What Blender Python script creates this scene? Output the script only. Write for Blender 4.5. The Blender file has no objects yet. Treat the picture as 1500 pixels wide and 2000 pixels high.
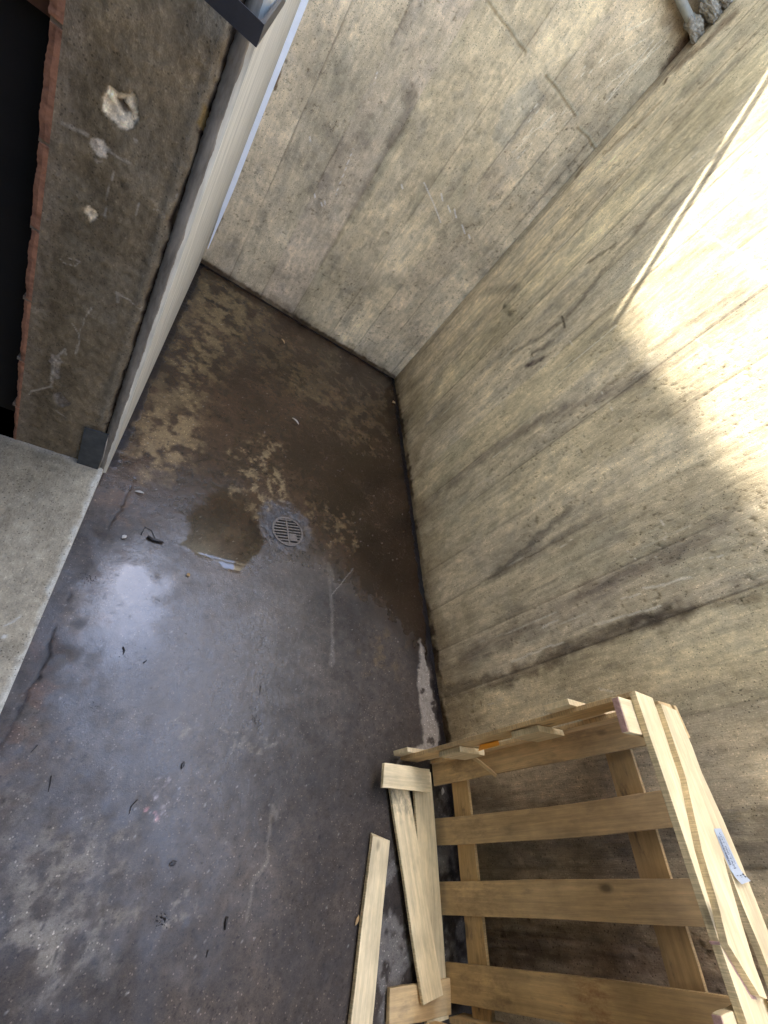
import bpy, math, random
import numpy as np
from mathutils import Matrix, Vector
random.seed(7)
R_ = math.radians

# ------------------------------------------------------------------ camera, world, sun, exposure
sc = bpy.context.scene
COL = sc.collection
CAM = np.array([-1.68846, -3.22134, 1.70])
F = 837.88                                   # focal length in pixels of the 1500 px wide photograph
RT = np.array([[0.79745171, -0.07352858, 0.5988859],
               [0.31003619, -0.80156539, -0.51124406],
               [0.51763726, 0.59336875, -0.61641317]])   # rows: right, down, forward
cam_d = bpy.data.cameras.new('camera')
cam = bpy.data.objects.new('camera', cam_d)
COL.objects.link(cam)
cam_d.sensor_fit = 'HORIZONTAL'
cam_d.sensor_width = 36.0
cam_d.lens = 36.0 * F / 1500.0
cam_d.clip_start = 0.01
cam_d.clip_end = 500
m = Matrix.Identity(4)
for i in range(3):
    m[i][0] = RT[0][i]; m[i][1] = -RT[1][i]; m[i][2] = -RT[2][i]; m[i][3] = CAM[i]
cam.matrix_world = m
sc.camera = cam

SUN = Vector((-0.335, 0.60, 1.0)).normalized()       # towards the sun
el = math.asin(SUN.z)
az = math.atan2(SUN.x, SUN.y)
w = bpy.data.worlds.new("World"); sc.world = w; w.use_nodes = True
nt = w.node_tree; nt.nodes.clear()
wo = nt.nodes.new('ShaderNodeOutputWorld'); bg = nt.nodes.new('ShaderNodeBackground')
sky = nt.nodes.new('ShaderNodeTexSky'); sky.sky_type = 'NISHITA'; sky.sun_disc = False
sky.sun_elevation = el; sky.sun_rotation = az
sky.dust_density = 1.0; sky.air_density = 0.9; sky.ozone_density = 0.8
nt.links.new(sky.outputs[0], bg.inputs[0]); nt.links.new(bg.outputs[0], wo.inputs[0])
bg.inputs[1].default_value = 0.15
sl = bpy.data.lights.new('sun', 'SUN'); sl.energy = 2.0; sl.angle = R_(0.53); sl.color = (1.0, 0.96, 0.90)
so = bpy.data.objects.new('sun', sl); COL.objects.link(so)
so.rotation_euler = SUN.to_track_quat('Z', 'Y').to_euler()
so.location = (-4, 6, 12)
vs = sc.view_settings
vs.view_transform = 'Standard'; vs.look = 'None'; vs.gamma = 1.0; vs.use_curve_mapping = False
vs.exposure = 3.9
try:
    sc.cycles.max_bounces = 10; sc.cycles.diffuse_bounces = 6; sc.cycles.glossy_bounces = 4
except Exception: pass

# ------------------------------------------------------------------ helpers
def hit(px, axis, v):
    d = RT.T @ np.array([px[0] - 750.0, px[1] - 1000.0, F])
    return CAM + d * ((v - CAM[axis]) / d[axis])

def tag(o, label=None, cat=None, group=None, kind=None):
    if label: o['label'] = label
    if cat: o['category'] = cat
    if group: o['group'] = group
    if kind: o['kind'] = kind
    return o

def empty(name, loc=(0, 0, 0)):
    o = bpy.data.objects.new(name, None); COL.objects.link(o); o.location = loc
    o.empty_display_size = 0.05
    return o

def mesh_obj(name, verts, faces, mat, parent=None, smooth=False, origin=None):
    me = bpy.data.meshes.new(name)
    if origin is not None:
        verts = [tuple(np.array(v) - np.array(origin)) for v in verts]
    me.from_pydata([tuple(map(float, v)) for v in verts], [], faces)
    me.update()
    if mat: me.materials.append(mat)
    if smooth: me.polygons.foreach_set('use_smooth', [True] * len(me.polygons))
    o = bpy.data.objects.new(name, me); COL.objects.link(o)
    if parent is not None: o.parent = parent
    if origin is not None: o.location = origin
    return o

class MB:
    def __init__(s): s.v = []; s.f = []
    def box(s, x0, x1, y0, y1, z0, z1):
        n = len(s.v)
        s.v += [(x0,y0,z0),(x1,y0,z0),(x1,y1,z0),(x0,y1,z0),(x0,y0,z1),(x1,y0,z1),(x1,y1,z1),(x0,y1,z1)]
        s.f += [tuple(n+i for i in q) for q in ((0,3,2,1),(4,5,6,7),(0,1,5,4),(1,2,6,5),(2,3,7,6),(3,0,4,7))]
        return s
    def prism(s, pts, z0, z1):
        n = len(s.v); k = len(pts)
        s.v += [(p[0],p[1],z0 if not callable(z0) else z0(p)) for p in pts] + [(p[0],p[1],z1 if not callable(z1) else z1(p)) for p in pts]
        s.f += [tuple(n+k-1-i for i in range(k)), tuple(n+k+i for i in range(k))]
        s.f += [(n+i, n+(i+1)%k, n+k+(i+1)%k, n+k+i) for i in range(k)]
        return s
    def tube(s, path, rad, seg=10):
        P = [Vector(p) for p in path]; n0 = len(s.v)
        rr = rad if isinstance(rad, (list, tuple)) else [rad]*len(P)
        up = None
        for i, p in enumerate(P):
            t = (P[min(i+1,len(P)-1)] - P[max(i-1,0)]).normalized()
            if up is None:
                up = Vector((0,0,1)) if abs(t.z) < .9 else Vector((1,0,0))
            a = t.cross(up).normalized(); b = a.cross(t).normalized(); up = b
            for k in range(seg):
                q = 2*math.pi*k/seg
                v = p + (a*math.cos(q) + b*math.sin(q))*rr[i]
                s.v.append(tuple(v))
        for i in range(len(P)-1):
            for k in range(seg):
                s.f.append((n0+i*seg+k, n0+i*seg+(k+1)%seg, n0+(i+1)*seg+(k+1)%seg, n0+(i+1)*seg+k))
        s.f.append(tuple(n0+seg-1-k for k in range(seg)))
        s.f.append(tuple(n0+(len(P)-1)*seg+k for k in range(seg)))
        return s
    def build(s, name, mat, parent=None, smooth=False, origin=None):
        return mesh_obj(name, s.v, s.f, mat, parent, smooth, origin)

# --- numpy noise
def vnoise(x, y, seed):
    rs = np.random.RandomState(seed); T = rs.rand(256, 256).astype(np.float32)
    xi = np.floor(x).astype(int); yi = np.floor(y).astype(int)
    fx = (x - xi).astype(np.float32); fy = (y - yi).astype(np.float32)
    fx = fx*fx*(3-2*fx); fy = fy*fy*(3-2*fy)
    a = T[xi & 255, yi & 255]; b = T[(xi+1) & 255, yi & 255]; c = T[xi & 255, (yi+1) & 255]; d = T[(xi+1) & 255, (yi+1) & 255]
    return (a*(1-fx)+b*fx)*(1-fy) + (c*(1-fx)+d*fx)*fy
def fbm(x, y, sx, sy, octs, seed, rough=0.55):
    s = 0; amp = 1; tot = 0
    for o in range(octs):
        # rotate each octave a little so the lattice never shows
        a = 0.0 if sx/sy > 2.2 or sy/sx > 2.2 else 0.7*o
        u = (x*math.cos(a) - y*math.sin(a)); v = (x*math.sin(a) + y*math.cos(a))
        s = s + amp*vnoise(u*sx*2**o + 17.3*o, v*sy*2**o + 9.1*o, seed+o); tot += amp; amp *= rough
    return s/tot                                   # 0..1, mean .5
def sstep(a, b, x):
    t = np.clip((x-a)/(b-a), 0, 1); return t*t*(3-2*t)

class Surf:
    """A fine sheet (u, v) of a real surface, with its own colour, roughness and relief painted as stains and wear."""
    def __init__(s, us, vs, axis, val, col):
        s.us = us; s.vs = vs; s.axis = axis; s.val = val
        s.U, s.V = np.meshgrid(us, vs, indexing='ij')
        s.U = s.U.astype(np.float32); s.V = s.V.astype(np.float32)
        s.c = np.zeros(s.U.shape + (3,), np.float32) + np.array(col, np.float32)
        s.r = np.full(s.U.shape, .8, np.float32)
        s.h = np.zeros(s.U.shape, np.float32)
        s.b = np.ones(s.U.shape, np.float32)
        s.wu = (fbm(s.U, s.V, 22, 22, 4, 901) - .5); s.wv = (fbm(s.U, s.V, 22, 22, 4, 951) - .5)
    def uv(s, px):
        p = hit(px, s.axis, s.val); i = [k for k in range(3) if k != s.axis]
        return (p[i[0]], p[i[1]])
    def dist(s, pts, wob):
        X = s.U + s.wu*wob; Y = s.V + s.wv*wob
        D = np.full(X.shape, 1e9, np.float32)
        for (x0,y0),(x1,y1) in zip(pts[:-1], pts[1:]):
            dx, dy = x1-x0, y1-y0; L = dx*dx+dy*dy+1e-12
            t = np.clip(((X-x0)*dx+(Y-y0)*dy)/L, 0, 1)
            D = np.minimum(D, np.hypot(X-x0-t*dx, Y-y0-t*dy))
        return D
    def line(s, px, wid, soft=None, wob=0.02, real=False):
        pts = px if real else [s.uv(p) for p in px]
        if len(pts) == 1: pts = pts*2
        if soft is None: soft = wid
        return 1 - sstep(wid*.5, wid*.5+soft, s.dist(pts, wob))
    def poly(s, px, soft, wob=0.06):
        pts = [s.uv(p) for p in px]
        X = s.U + s.wu*wob; Y = s.V + s.wv*wob
        ins = np.zeros(X.shape, bool); n = len(pts)
        for i in range(n):
            x0,y0 = pts[i]; x1,y1 = pts[(i+1)%n]
            if y0 == y1: continue
            c = ((y0 > Y) != (y1 > Y)) & (X < (x1-x0)*(Y-y0)/(y1-y0)+x0)
            ins ^= c
        D = s.dist(pts+[pts[0]], wob)
        return sstep(-soft, soft, np.where(ins, D, -D))
    def mix(s, m_, col, k=1.0):
        m_ = (np.clip(m_, 0, 1)*k)[..., None]
        s.c = s.c*(1-m_) + np.array(col, np.float32)*m_
    def mul(s, m_, f):
        m_ = np.clip(m_, 0, 1)[..., None]
        s.c = s.c*(1-m_ + m_*np.array(f, np.float32))
    def build(s, name, to_xyz, mat, flip=False, drop=None, extra=None):
        nu, nv = s.U.shape
        X, Y, Z = to_xyz(s.U, s.V, s.h)
        co = np.stack([X, Y, Z], -1).reshape(-1, 3)
        i = np.arange(nu*nv).reshape(nu, nv)
        q = np.stack([i[:-1,:-1], i[1:,:-1], i[1:,1:], i[:-1,1:]], -1).reshape(-1, 4)
        if flip: q = q[:, ::-1]
        if drop is not None:
            cu = (s.U[:-1,:-1]+s.U[1:,1:])/2; cv = (s.V[:-1,:-1]+s.V[1:,1:])/2
            q = q[~drop(cu, cv).ravel()]
        ev = np.array(extra.v, float).reshape(-1,3) if extra else np.zeros((0,3)); ef = extra.f if extra else []
        n0 = len(co); co = np.vstack([co, ev])
        me = bpy.data.meshes.new(name)
        me.vertices.add(len(co)); me.vertices.foreach_set('co', co.ravel())
        loops = list(q.ravel()); starts = list(range(0, 4*len(q), 4)); tot = [4]*len(q)
        for f in ef:
            starts.append(len(loops)); tot.append(len(f)); loops += [n0+k for k in f]
        me.loops.add(len(loops)); me.loops.foreach_set('vertex_index', loops)
        me.polygons.add(len(starts)); me.polygons.foreach_set('loop_start', starts); me.polygons.foreach_set('loop_total', tot)
        me.update(calc_edges=True); me.validate()
        me.polygons.foreach_set('use_smooth', [True]*len(q) + [False]*(len(me.polygons)-len(q)))
        base = s.c.reshape(-1,3).mean(0)
        rgba = np.concatenate([np.clip(s.c.reshape(-1,3), .003, .95), np.ones((n0,1))], 1)
        rgba = np.vstack([rgba, np.tile(np.append(base,1), (len(ev),1))]).astype(np.float32)
        a = me.color_attributes.new('tint', 'FLOAT_COLOR', 'POINT'); a.data.foreach_set('color', rgba.ravel())
        for nm, arr, dv in (('rough', s.r, .8), ('grain', s.b, 1.0)):
            a = me.attributes.new(nm, 'FLOAT', 'POINT')
            a.data.foreach_set('value', np.concatenate([np.clip(arr, 0, 4).ravel(), np.full(len(ev), dv)]).astype(np.float32))
        me.materials.append(mat)
        o = bpy.data.objects.new(name, me); COL.objects.link(o)
        return o

# ------------------------------------------------------------------ materials
def new_mat(name):
    m_ = bpy.data.materials.new(name); m_.use_nodes = True
    t = m_.node_tree; b = t.nodes['Principled BSDF']
    return m_, t, b
def N(t, typ, **kw):
    n = t.nodes.new(typ)
    for k, v in kw.items():
        if k.startswith('i_'):
            key = k[2:]; n.inputs[int(key) if key.isdigit() else key].default_value = v
        else: setattr(n, k, v)
    return n
def noise(t, vec, scale, detail=6, rough=.6, mapping=None):
    if mapping:
        mp = N(t, 'ShaderNodeMapping'); mp.inputs['Scale'].default_value = mapping
        t.links.new(vec, mp.inputs[0]); vec = mp.outputs[0]
    n = N(t, 'ShaderNodeTexNoise'); n.inputs['Scale'].default_value = scale
    n.inputs['Detail'].default_value = detail; n.inputs['Roughness'].default_value = rough
    t.links.new(vec, n.inputs['Vector']); return n.outputs['Fac']
def maprange(t, x, a, b, c, d):
    n = N(t, 'ShaderNodeMapRange'); t.links.new(x, n.inputs[0])
    for i, v in enumerate((a, b, c, d)): n.inputs[i+1].default_value = v
    return n.outputs[0]
def math_(t, op, a, b):
    n = N(t, 'ShaderNodeMath', operation=op)
    for i, x in enumerate((a, b)):
        if isinstance(x, (int, float)): n.inputs[i].default_value = x
        else: t.links.new(x, n.inputs[i])
    return n.outputs[0]
def scale_col(t, col, fac):
    n = N(t, 'ShaderNodeVectorMath', operation='SCALE'); t.links.new(col, n.inputs[0]); t.links.new(fac, n.inputs['Scale'])
    return n.outputs[0]

def concrete_mat(name, stretch=(1,1,1), bump=.35, pits=True, spec=.5, grain_scale=260, fine=(300,300,18), finec=.09, grainc=.24, speck=.35):
    m_, t, b = new_mat(name)
    at = N(t, 'ShaderNodeAttribute', attribute_name='tint'); ro = N(t, 'ShaderNodeAttribute', attribute_name='rough')
    gr = N(t, 'ShaderNodeAttribute', attribute_name='grain')
    tc = N(t, 'ShaderNodeTexCoord'); v = tc.outputs['Object']
    n1 = noise(t, v, grain_scale, 5, .7)
    n2 = noise(t, v, 40, 6, .65, stretch)
    n3 = noise(t, v, 1.0, 4, .65, fine)
    f = math_(t, 'MULTIPLY', maprange(t, n1, .3, .7, 1-grainc, 1+grainc), maprange(t, n2, .3, .7, .80, 1.20))
    f = math_(t, 'MULTIPLY', f, maprange(t, n3, .3, .7, 1-finec, 1+finec))
    # light and dark mineral specks
    vs_ = N(t, 'ShaderNodeTexVoronoi'); vs_.inputs['Scale'].default_value = 170
    t.links.new(v, vs_.inputs['Vector'])
    sepc = N(t, 'ShaderNodeSeparateColor'); t.links.new(vs_.outputs['Color'], sepc.inputs[0])
    cell = math_(t, 'LESS_THAN', vs_.outputs['Distance'], .38)
    lite = math_(t, 'MULTIPLY', cell, math_(t, 'GREATER_THAN', sepc.outputs[0], .93))
    darkk = math_(t, 'MULTIPLY', cell, math_(t, 'GREATER_THAN', sepc.outputs[1], .90))
    f = math_(t, 'MULTIPLY', f, math_(t, 'ADD', 1.0, math_(t, 'SUBTRACT', math_(t, 'MULTIPLY', lite, speck), math_(t, 'MULTIPLY', darkk, .38))))
    if pits:
        vo = N(t, 'ShaderNodeTexVoronoi'); vo.inputs['Scale'].default_value = 70
        t.links.new(v, vo.inputs['Vector'])
        pn = noise(t, v, 9, 3, .5)
        thr = maprange(t, pn, .34, .68, .05, .20)
        pit = math_(t, 'LESS_THAN', vo.outputs['Distance'], thr)
        f = math_(t, 'MULTIPLY', f, maprange(t, pit, 0, 1, 1, .45))
    t.links.new(scale_col(t, at.outputs['Color'], f), b.inputs['Base Color'])
    t.links.new(ro.outputs['Fac'], b.inputs['Roughness'])
    t.links.new(maprange(t, ro.outputs['Fac'], .28, .62, spec*1.1, spec*.28), b.inputs['Specular IOR Level'])
    h = math_(t, 'ADD', math_(t, 'ADD', math_(t, 'MULTIPLY', n1, .6), n2), math_(t, 'MULTIPLY', n3, .7))
    if pits: h = math_(t, 'SUBTRACT', h, math_(t, 'MULTIPLY', pit, .8))
    bp = N(t, 'ShaderNodeBump'); bp.inputs['Distance'].default_value = .0024
    t.links.new(h, bp.inputs['Height'])
    t.links.new(math_(t, 'MULTIPLY', gr.outputs['Fac'], bump), bp.inputs['Strength'])
    t.links.new(bp.outputs[0], b.inputs['Normal'])
    return m_

def plain_mat(name, col, rough=.7, metal=0.0, var=.15, scale=30, bump=.2, stretch=None, spec=.5):
    m_, t, b = new_mat(name)
    tc = N(t, 'ShaderNodeTexCoord'); v = tc.outputs['Object']
    n1 = noise(t, v, scale, 6, .65, stretch)
    rgb = N(t, 'ShaderNodeRGB'); rgb.outputs[0].default_value = (*col, 1)
    t.links.new(scale_col(t, rgb.outputs[0], maprange(t, n1, .3, .7, 1-var, 1+var)), b.inputs['Base Color'])
    b.inputs['Roughness'].default_value = rough; b.inputs['Metallic'].default_value = metal
    b.inputs['Specular IOR Level'].default_value = spec
    bp = N(t, 'ShaderNodeBump'); bp.inputs['Distance'].default_value = .002; bp.inputs['Strength'].default_value = bump
    t.links.new(n1, bp.inputs['Height']); t.links.new(bp.outputs[0], b.inputs['Normal'])
    return m_

def wood_mat(name, col, dark=.72, seed=0.0, dirt=.0, grey=.18, smears=()):
    m_, t, b = new_mat(name)
    tc = N(t, 'ShaderNodeTexCoord'); oi = N(t, 'ShaderNodeObjectInfo')
    add = N(t, 'ShaderNodeVectorMath', operation='ADD'); t.links.new(tc.outputs['Object'], add.inputs[0])
    sc_ = N(t, 'ShaderNodeVectorMath', operation='SCALE'); cmb = N(t, 'ShaderNodeCombineXYZ'); cmb.inputs[0].default_value = 13.7; cmb.inputs[1].default_value = 5.1; cmb.inputs[2].default_value = 3.3
    t.links.new(cmb.outputs[0], sc_.inputs[0]); t.links.new(oi.outputs['Random'], sc_.inputs['Scale']); t.links.new(sc_.outputs[0], add.inputs[1])
    v = add.outputs[0]
    # growth rings run along the board (local x); knots bend them
    warp = noise(t, v, 1.0, 3, .5, (2.2, 9, 9))
    g = noise(t, v, 1.0, 5, .6, (3.5, 95, 60))
    g2 = noise(t, v, 1.0, 4, .7, (22, 520, 520))
    mott = noise(t, v, 1.0, 5, .6, (9, 16, 16))
    knot = N(t, 'ShaderNodeTexVoronoi'); knot.inputs['Scale'].default_value = 1.0
    mp = N(t, 'ShaderNodeMapping'); mp.inputs['Scale'].default_value = (4.2, 8.5, 3); t.links.new(v, mp.inputs[0]); t.links.new(mp.outputs[0], knot.inputs['Vector'])
    kn = maprange(t, knot.outputs['Distance'], .07, .13, 1, 0)
    wv = N(t, 'ShaderNodeTexNoise'); wv.inputs['Scale'].default_value = 1.0
    f = math_(t, 'MULTIPLY', maprange(t, g, .3, .72, 1.10, dark), maprange(t, g2, .35, .7, 1.05, .88))
    f = math_(t, 'MULTIPLY', f, maprange(t, mott, .35, .75, 1.10, .72))
    f = math_(t, 'MULTIPLY', f, maprange(t, warp, .3, .7, 1.06, .9))
    f = math_(t, 'MULTIPLY', f, maprange(t, kn, 0, 1, 1, .38))
    f = math_(t, 'MULTIPLY', f, maprange(t, oi.outputs['Random'], 0, 1, .86, 1.1))
    # sawn edges: fine marks across the board
    sep = N(t, 'ShaderNodeSeparateXYZ'); t.links.new(tc.outputs['Normal'], sep.inputs[0])
    ed = math_(t, 'GREATER_THAN', math_(t, 'ABSOLUTE', sep.outputs['Y'], 0), .6)
    saw = noise(t, v, 1.0, 3, .6, (330, 9, 9))
    f = math_(t, 'MULTIPLY', f, math_(t, 'ADD', math_(t, 'MULTIPLY', ed, maprange(t, saw, .40, .60, -.26, .06)), 1.0))
    # grime rubbed into some boards
    dn = noise(t, v, 1.0, 7, .75, (7, 22, 22))
    dm = maprange(t, dn, .56, .68, 0, dirt)
    rgb = N(t, 'ShaderNodeRGB'); rgb.outputs[0].default_value = (*col, 1)
    c = scale_col(t, rgb.outputs[0], f)
    mx = N(t, 'ShaderNodeMix', data_type='RGBA'); t.links.new(dm, mx.inputs['Factor']); t.links.new(c, mx.inputs[6]); mx.inputs[7].default_value = (.10, .075, .05, 1)
    sx = N(t, 'ShaderNodeSeparateXYZ'); t.links.new(tc.outputs['Object'], sx.inputs[0])
    for (x0, x1, k_, cc) in smears:
        m1 = maprange(t, sx.outputs['X'], x0-.03, x0+.03, 0, 1); m2 = maprange(t, sx.outputs['X'], x1-.03, x1+.03, 1, 0)
        ns_ = maprange(t, noise(t, v, 1.0, 6, .75, (16, 34, 34)), .44, .66, 0, k_)
        mm_ = math_(t, 'MULTIPLY', math_(t, 'MULTIPLY', m1, m2), ns_)
        ms = N(t, 'ShaderNodeMix', data_type='RGBA'); t.links.new(mm_, ms.inputs['Factor']); t.links.new(mx.outputs[2], ms.inputs[6]); ms.inputs[7].default_value = (*cc, 1); mx = ms
    gz = maprange(t, noise(t, v, 1.0, 5, .6, (3, 14, 14)), .48, .72, 0, grey)
    mg = N(t, 'ShaderNodeMix', data_type='RGBA'); t.links.new(gz, mg.inputs['Factor']); t.links.new(mx.outputs[2], mg.inputs[6]); mg.inputs[7].default_value = (.36, .29, .19, 1)
    t.links.new(mg.outputs[2], b.inputs['Base Color'])
    b.inputs['Roughness'].default_value = .62; b.inputs['Specular IOR Level'].default_value = .35
    h = math_(t, 'ADD', math_(t, 'MULTIPLY', g2, .5), math_(t, 'MULTIPLY', math_(t, 'MULTIPLY', saw, ed), 1.5))
    bp = N(t, 'ShaderNodeBump'); bp.inputs['Distance'].default_value = .0012; bp.inputs['Strength'].default_value = .45
    t.links.new(h, bp.inputs['Height']); t.links.new(bp.outputs[0], b.inputs['Normal'])
    return m_

M_wall = concrete_mat('board_marked_concrete', (1, 1, .28), .9)
M_floor = concrete_mat('wet_painted_concrete_floor', (1, 1, 1), .42, pits=False, spec=.55, grain_scale=330, fine=(140,140,140), finec=.18, speck=1.3)
M_jamb = concrete_mat('brown_cement_render', (1, 1, .8), .65, pits=False, fine=(120,120,70), finec=.18, speck=.3)
M_step = concrete_mat('pale_concrete', (1, 1, 1), .6, pits=True, fine=(160,30,160), finec=.14)
M_plaster = plain_mat('pale_plaster', (.62, .59, .49), .85, var=.34, scale=45, bump=.5, stretch=(1, 1, .08))
M_band = plain_mat('grey_plaster_edge', (.25, .215, .165), .9, var=.55, scale=34, bump=.9, stretch=(1, 1, .22))
M_brick = plain_mat('raw_red_brick', (.33, .155, .088), .95, var=.5, scale=38, bump=.9)
M_mortar = plain_mat('mortar', (.20, .16, .12), .95, var=.4, scale=60, bump=.9)
M_conc = plain_mat('plain_concrete', (.34, .31, .24), .9, var=.25, scale=6, bump=.3)
M_facade = plain_mat('cream_render', (.60, .55, .44), .9, var=.1, scale=5, bump=.2)
M_dark = plain_mat('dark_room_surface', (.018, .014, .011), .95, var=.3, scale=3)  # near-black: the unlit room's shade is put into the colour
M_beam = plain_mat('dark_brown_timber', (.16, .065, .03), .8, var=.3, scale=20)
M_black = plain_mat('black_painted_steel', (.022, .022, .026), .38, var=.25, scale=60, bump=.12)
M_iron = plain_mat('cast_iron', (.115, .095, .078), .40, metal=.25, var=.5, scale=80, bump=.6)
M_zinc = plain_mat('dull_zinc_plate', (.060, .066, .068), .5, metal=.15, var=.4, scale=26, bump=.3)
M_white = plain_mat('white_plastic', (.90, .92, .95), .4, var=.05, scale=20, bump=.05)
M_pipe = plain_mat('grey_plastic_pipe', (.42, .43, .40), .5, var=.16, scale=35, bump=.2)
M_lump = plain_mat('grey_mortar_lump', (.30, .265, .21), .95, var=.6, scale=70, bump=1.0)
M_rail = plain_mat('white_painted_rail', (.75, .75, .73), .5, var=.08)
M_leaf = plain_mat('dry_leaf', (.36, .22, .09), .8, var=.3, scale=60)
M_pale = plain_mat('pale_scrap', (.42, .38, .32), .8, var=.2, scale=60)
M_twig = plain_mat('wet_twig', (.018, .013, .010), .5, var=.4, scale=60, bump=.6)
M_orange = plain_mat('orange_plastic', (.85, .33, .02), .45, var=.1)
M_label = plain_mat('grey_white_paper', (.38, .41, .44), .6, var=.04)
M_ink = plain_mat('black_ink', (.03, .03, .045), .6, var=.05)
M_ground = plain_mat('outside_paving', (.22, .20, .17), .95, var=.3, scale=3)
M_hole = plain_mat('drain_sump', (.008, .007, .006), .6, var=.3)
M_wood = wood_mat('sawn_softwood', (.64, .435, .205), .72, dirt=.35)
M_wood_d = wood_mat('shaded_dirty_softwood', (.56, .365, .155), .72, dirt=.8)  # grimy batten wood, darker: shade behind the slats put into the colour
M_wood_l = wood_mat('skylit_pale_softwood', (.77, .605, .345), .76, dirt=.10)  # paler copy for up-facing boards: skylight put into the colour
M_slat = wood_mat('grimy_softwood', (.64, .435, .205), .72, dirt=.35, smears=((.06, .27, .65, (.20, .13, .065)),))
M_slat2 = wood_mat('stained_grimy_softwood', (.60, .40, .175), .72, dirt=.5, smears=((.05, .30, .65, (.19, .12, .06)), (.50, .64, .9, (.30, .14, .05))))
M_wood_g = wood_mat('pale_softwood_with_mould', (.77, .605, .345), .76, dirt=.15, smears=((.02, .17, .9, (.12, .10, .07)),))  # same skylight-lightened base, with dark grime smears
M_pink = plain_mat('pinkish_end_grain', (.45, .27, .22), .85, var=.3, scale=120, bump=.5)

def grid(a, b, fine0, fine1, step, coarse=.06):
    out = []
    if a < fine0: out += list(np.arange(a, fine0-1e-6, coarse))
    out += list(np.arange(fine0, fine1-1e-6, step))
    if fine1 < b: out += list(np.arange(fine1, b-1e-6, coarse))
    out.append(b)
    return np.array(out)

WT = 3.71            # top of the retaining walls
# ------------------------------------------------------------------ end wall (plane y = 0)
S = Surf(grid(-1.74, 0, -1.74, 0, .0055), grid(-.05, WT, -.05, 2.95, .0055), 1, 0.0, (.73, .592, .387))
U, V = S.U, S.V
def tone_concrete(S, seed, joints, fs=1.0, rel=1.0):
    U, V = S.U, S.V
    A = fbm(U, V, 3.2, 2.2, 5, seed); B_ = fbm(U, V, 26, 3.2, 5, seed+20, .6); C_ = fbm(U, V, 120, 7, 4, seed+40, .6); D_ = fbm(U, V, 12, 9, 6, seed+60, .65)
    S.c *= (.50 + 1.0*A)[..., None]
    S.c *= (1+.76*fs*(B_-.5))[..., None]
    S.c *= (1+.56*fs*(C_-.5))[..., None]
    S.mul(sstep(.50,.62,fbm(U,V,2.2,1.1,6,seed+400,.62))*.35, (.80,.79,.79))
    E_ = fbm(U, V, 34, 22, 5, seed+420, .7); S.c *= (.80+.40*E_)[..., None]; S.h += rel*(E_-.5)*.0010
    S.mul(sstep(.50, .66, D_)*.55, (.80, .82, .88))
    S.mul(sstep(.58, .72, fbm(U, V, 9, 1.6, 5, seed+80))*.5, (.66, .68, .74))
    S.mix(sstep(.60, .74, fbm(U, V, 7, 3, 5, seed+90)), (.45, .40, .27), .35)
    S.h += rel*((B_-.5)*.0016 + (C_-.5)*.0006 + (D_-.5)*.001)
    # formwork boards: each its own tone and a hair's step at the joint
    rs = np.random.RandomState(seed)
    edges = sorted(joints)
    for i, e in enumerate(edges):
        lo = edges[i]; hi = edges[i+1] if i+1 < len(edges) else 9
        mm = ((U >= lo) & (U < hi)).astype(np.float32)
        f = rs.uniform(.86, 1.10); S.mul(mm, (f, f*rs.uniform(.985, 1.01), f*rs.uniform(.95, 1.03))); S.h += mm*rs.uniform(-.0015, .0015)
        j = 1 - sstep(.001, .006, np.abs(U + S.wu*.006 - e))
        on = sstep(.42, .6, fbm(U, V, 1.2, 1.7, 3, seed+200+i))
        S.mul(j*(.25+.75*on), (.58, .57, .56)); S.h -= j*.0025*(.3+.7*on)
        jj = 1 - sstep(.0, .04, np.abs(U + S.wu*.05 - e - .012))
        S.mul(jj*on*.45, (.8, .8, .82))
    # small pits and specks
    sp = fbm(U, V, 75, 75, 2, seed+300); zone = sstep(.45, .62, fbm(U, V, 3.5, 2.2, 3, seed+310))
    k = sstep(.74, .82, sp)*(.35+.65*zone); S.mul(k, (.50, .48, .45)); S.h -= k*.002
tone_concrete(S, 31, [-1.503, -1.27, -1.015, -.69, -.46, -.245, -.06], .25)
BL = fbm(U, V, 7, 5, 6, 1301, .68); S.c *= (.68+.64*BL)[..., None]; S.mix(sstep(.55,.70,fbm(U,V,5,3,5,1331,.65)), (.64,.53,.35), .5)
S.mul(sstep(.56,.70,fbm(U,V,11,8,5,1361,.7))*.6, (.66,.66,.67))
# brightness differences the concrete itself has
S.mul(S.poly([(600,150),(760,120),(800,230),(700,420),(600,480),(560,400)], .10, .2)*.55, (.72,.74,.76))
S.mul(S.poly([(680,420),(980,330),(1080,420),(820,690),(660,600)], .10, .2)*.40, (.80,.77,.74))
S.mul(S.poly([(960,270),(985,200),(1045,150),(1065,195),(1010,265),(985,290)], .012, .03)*.75, (.70,.74,.82))
S.mul(S.line([(806,190),(790,230),(762,280)], .03, .03)*.75, (.52,.52,.52))
S.mul(S.line([(762,285),(716,360),(668,450),(628,515)], .004, .02, .02)*.6, (.6,.58,.56))
for p, rr, k in (((646,66),.03,.6),((683,483),.022,.6),((752,384),.018,.55),((575,222),.026,.45),((717,282),.05,.45),((930,118),.03,.45),((806,165),.016,.5),((1085,360),.03,.4),((660,300),.06,.4)):
    S.mul(S.line([p], .004, rr, .03)*k, (.55,.55,.58))
def scratch(S, pts, wd, k, col=(.85,.82,.74), wob=.004): S.mix(S.line(pts, wd, wd*.9, wob), col, k)
scratch(S, [(828,356),(846,395),(861,435)], .003, .6)
for q in ([(862,378),(865,392)], [(875,402),(880,414)], [(888,408),(892,425)], [(902,440),(908,455)], [(915,458),(918,466)], [(605,268),(606,276)], [(614,380),(616,386)], [(628,396),(629,402)], [(634,393),(635,399)], [(784,362),(786,368)]):
    scratch(S, q, .0035, .6, (.93,.92,.88), .010)
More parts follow.
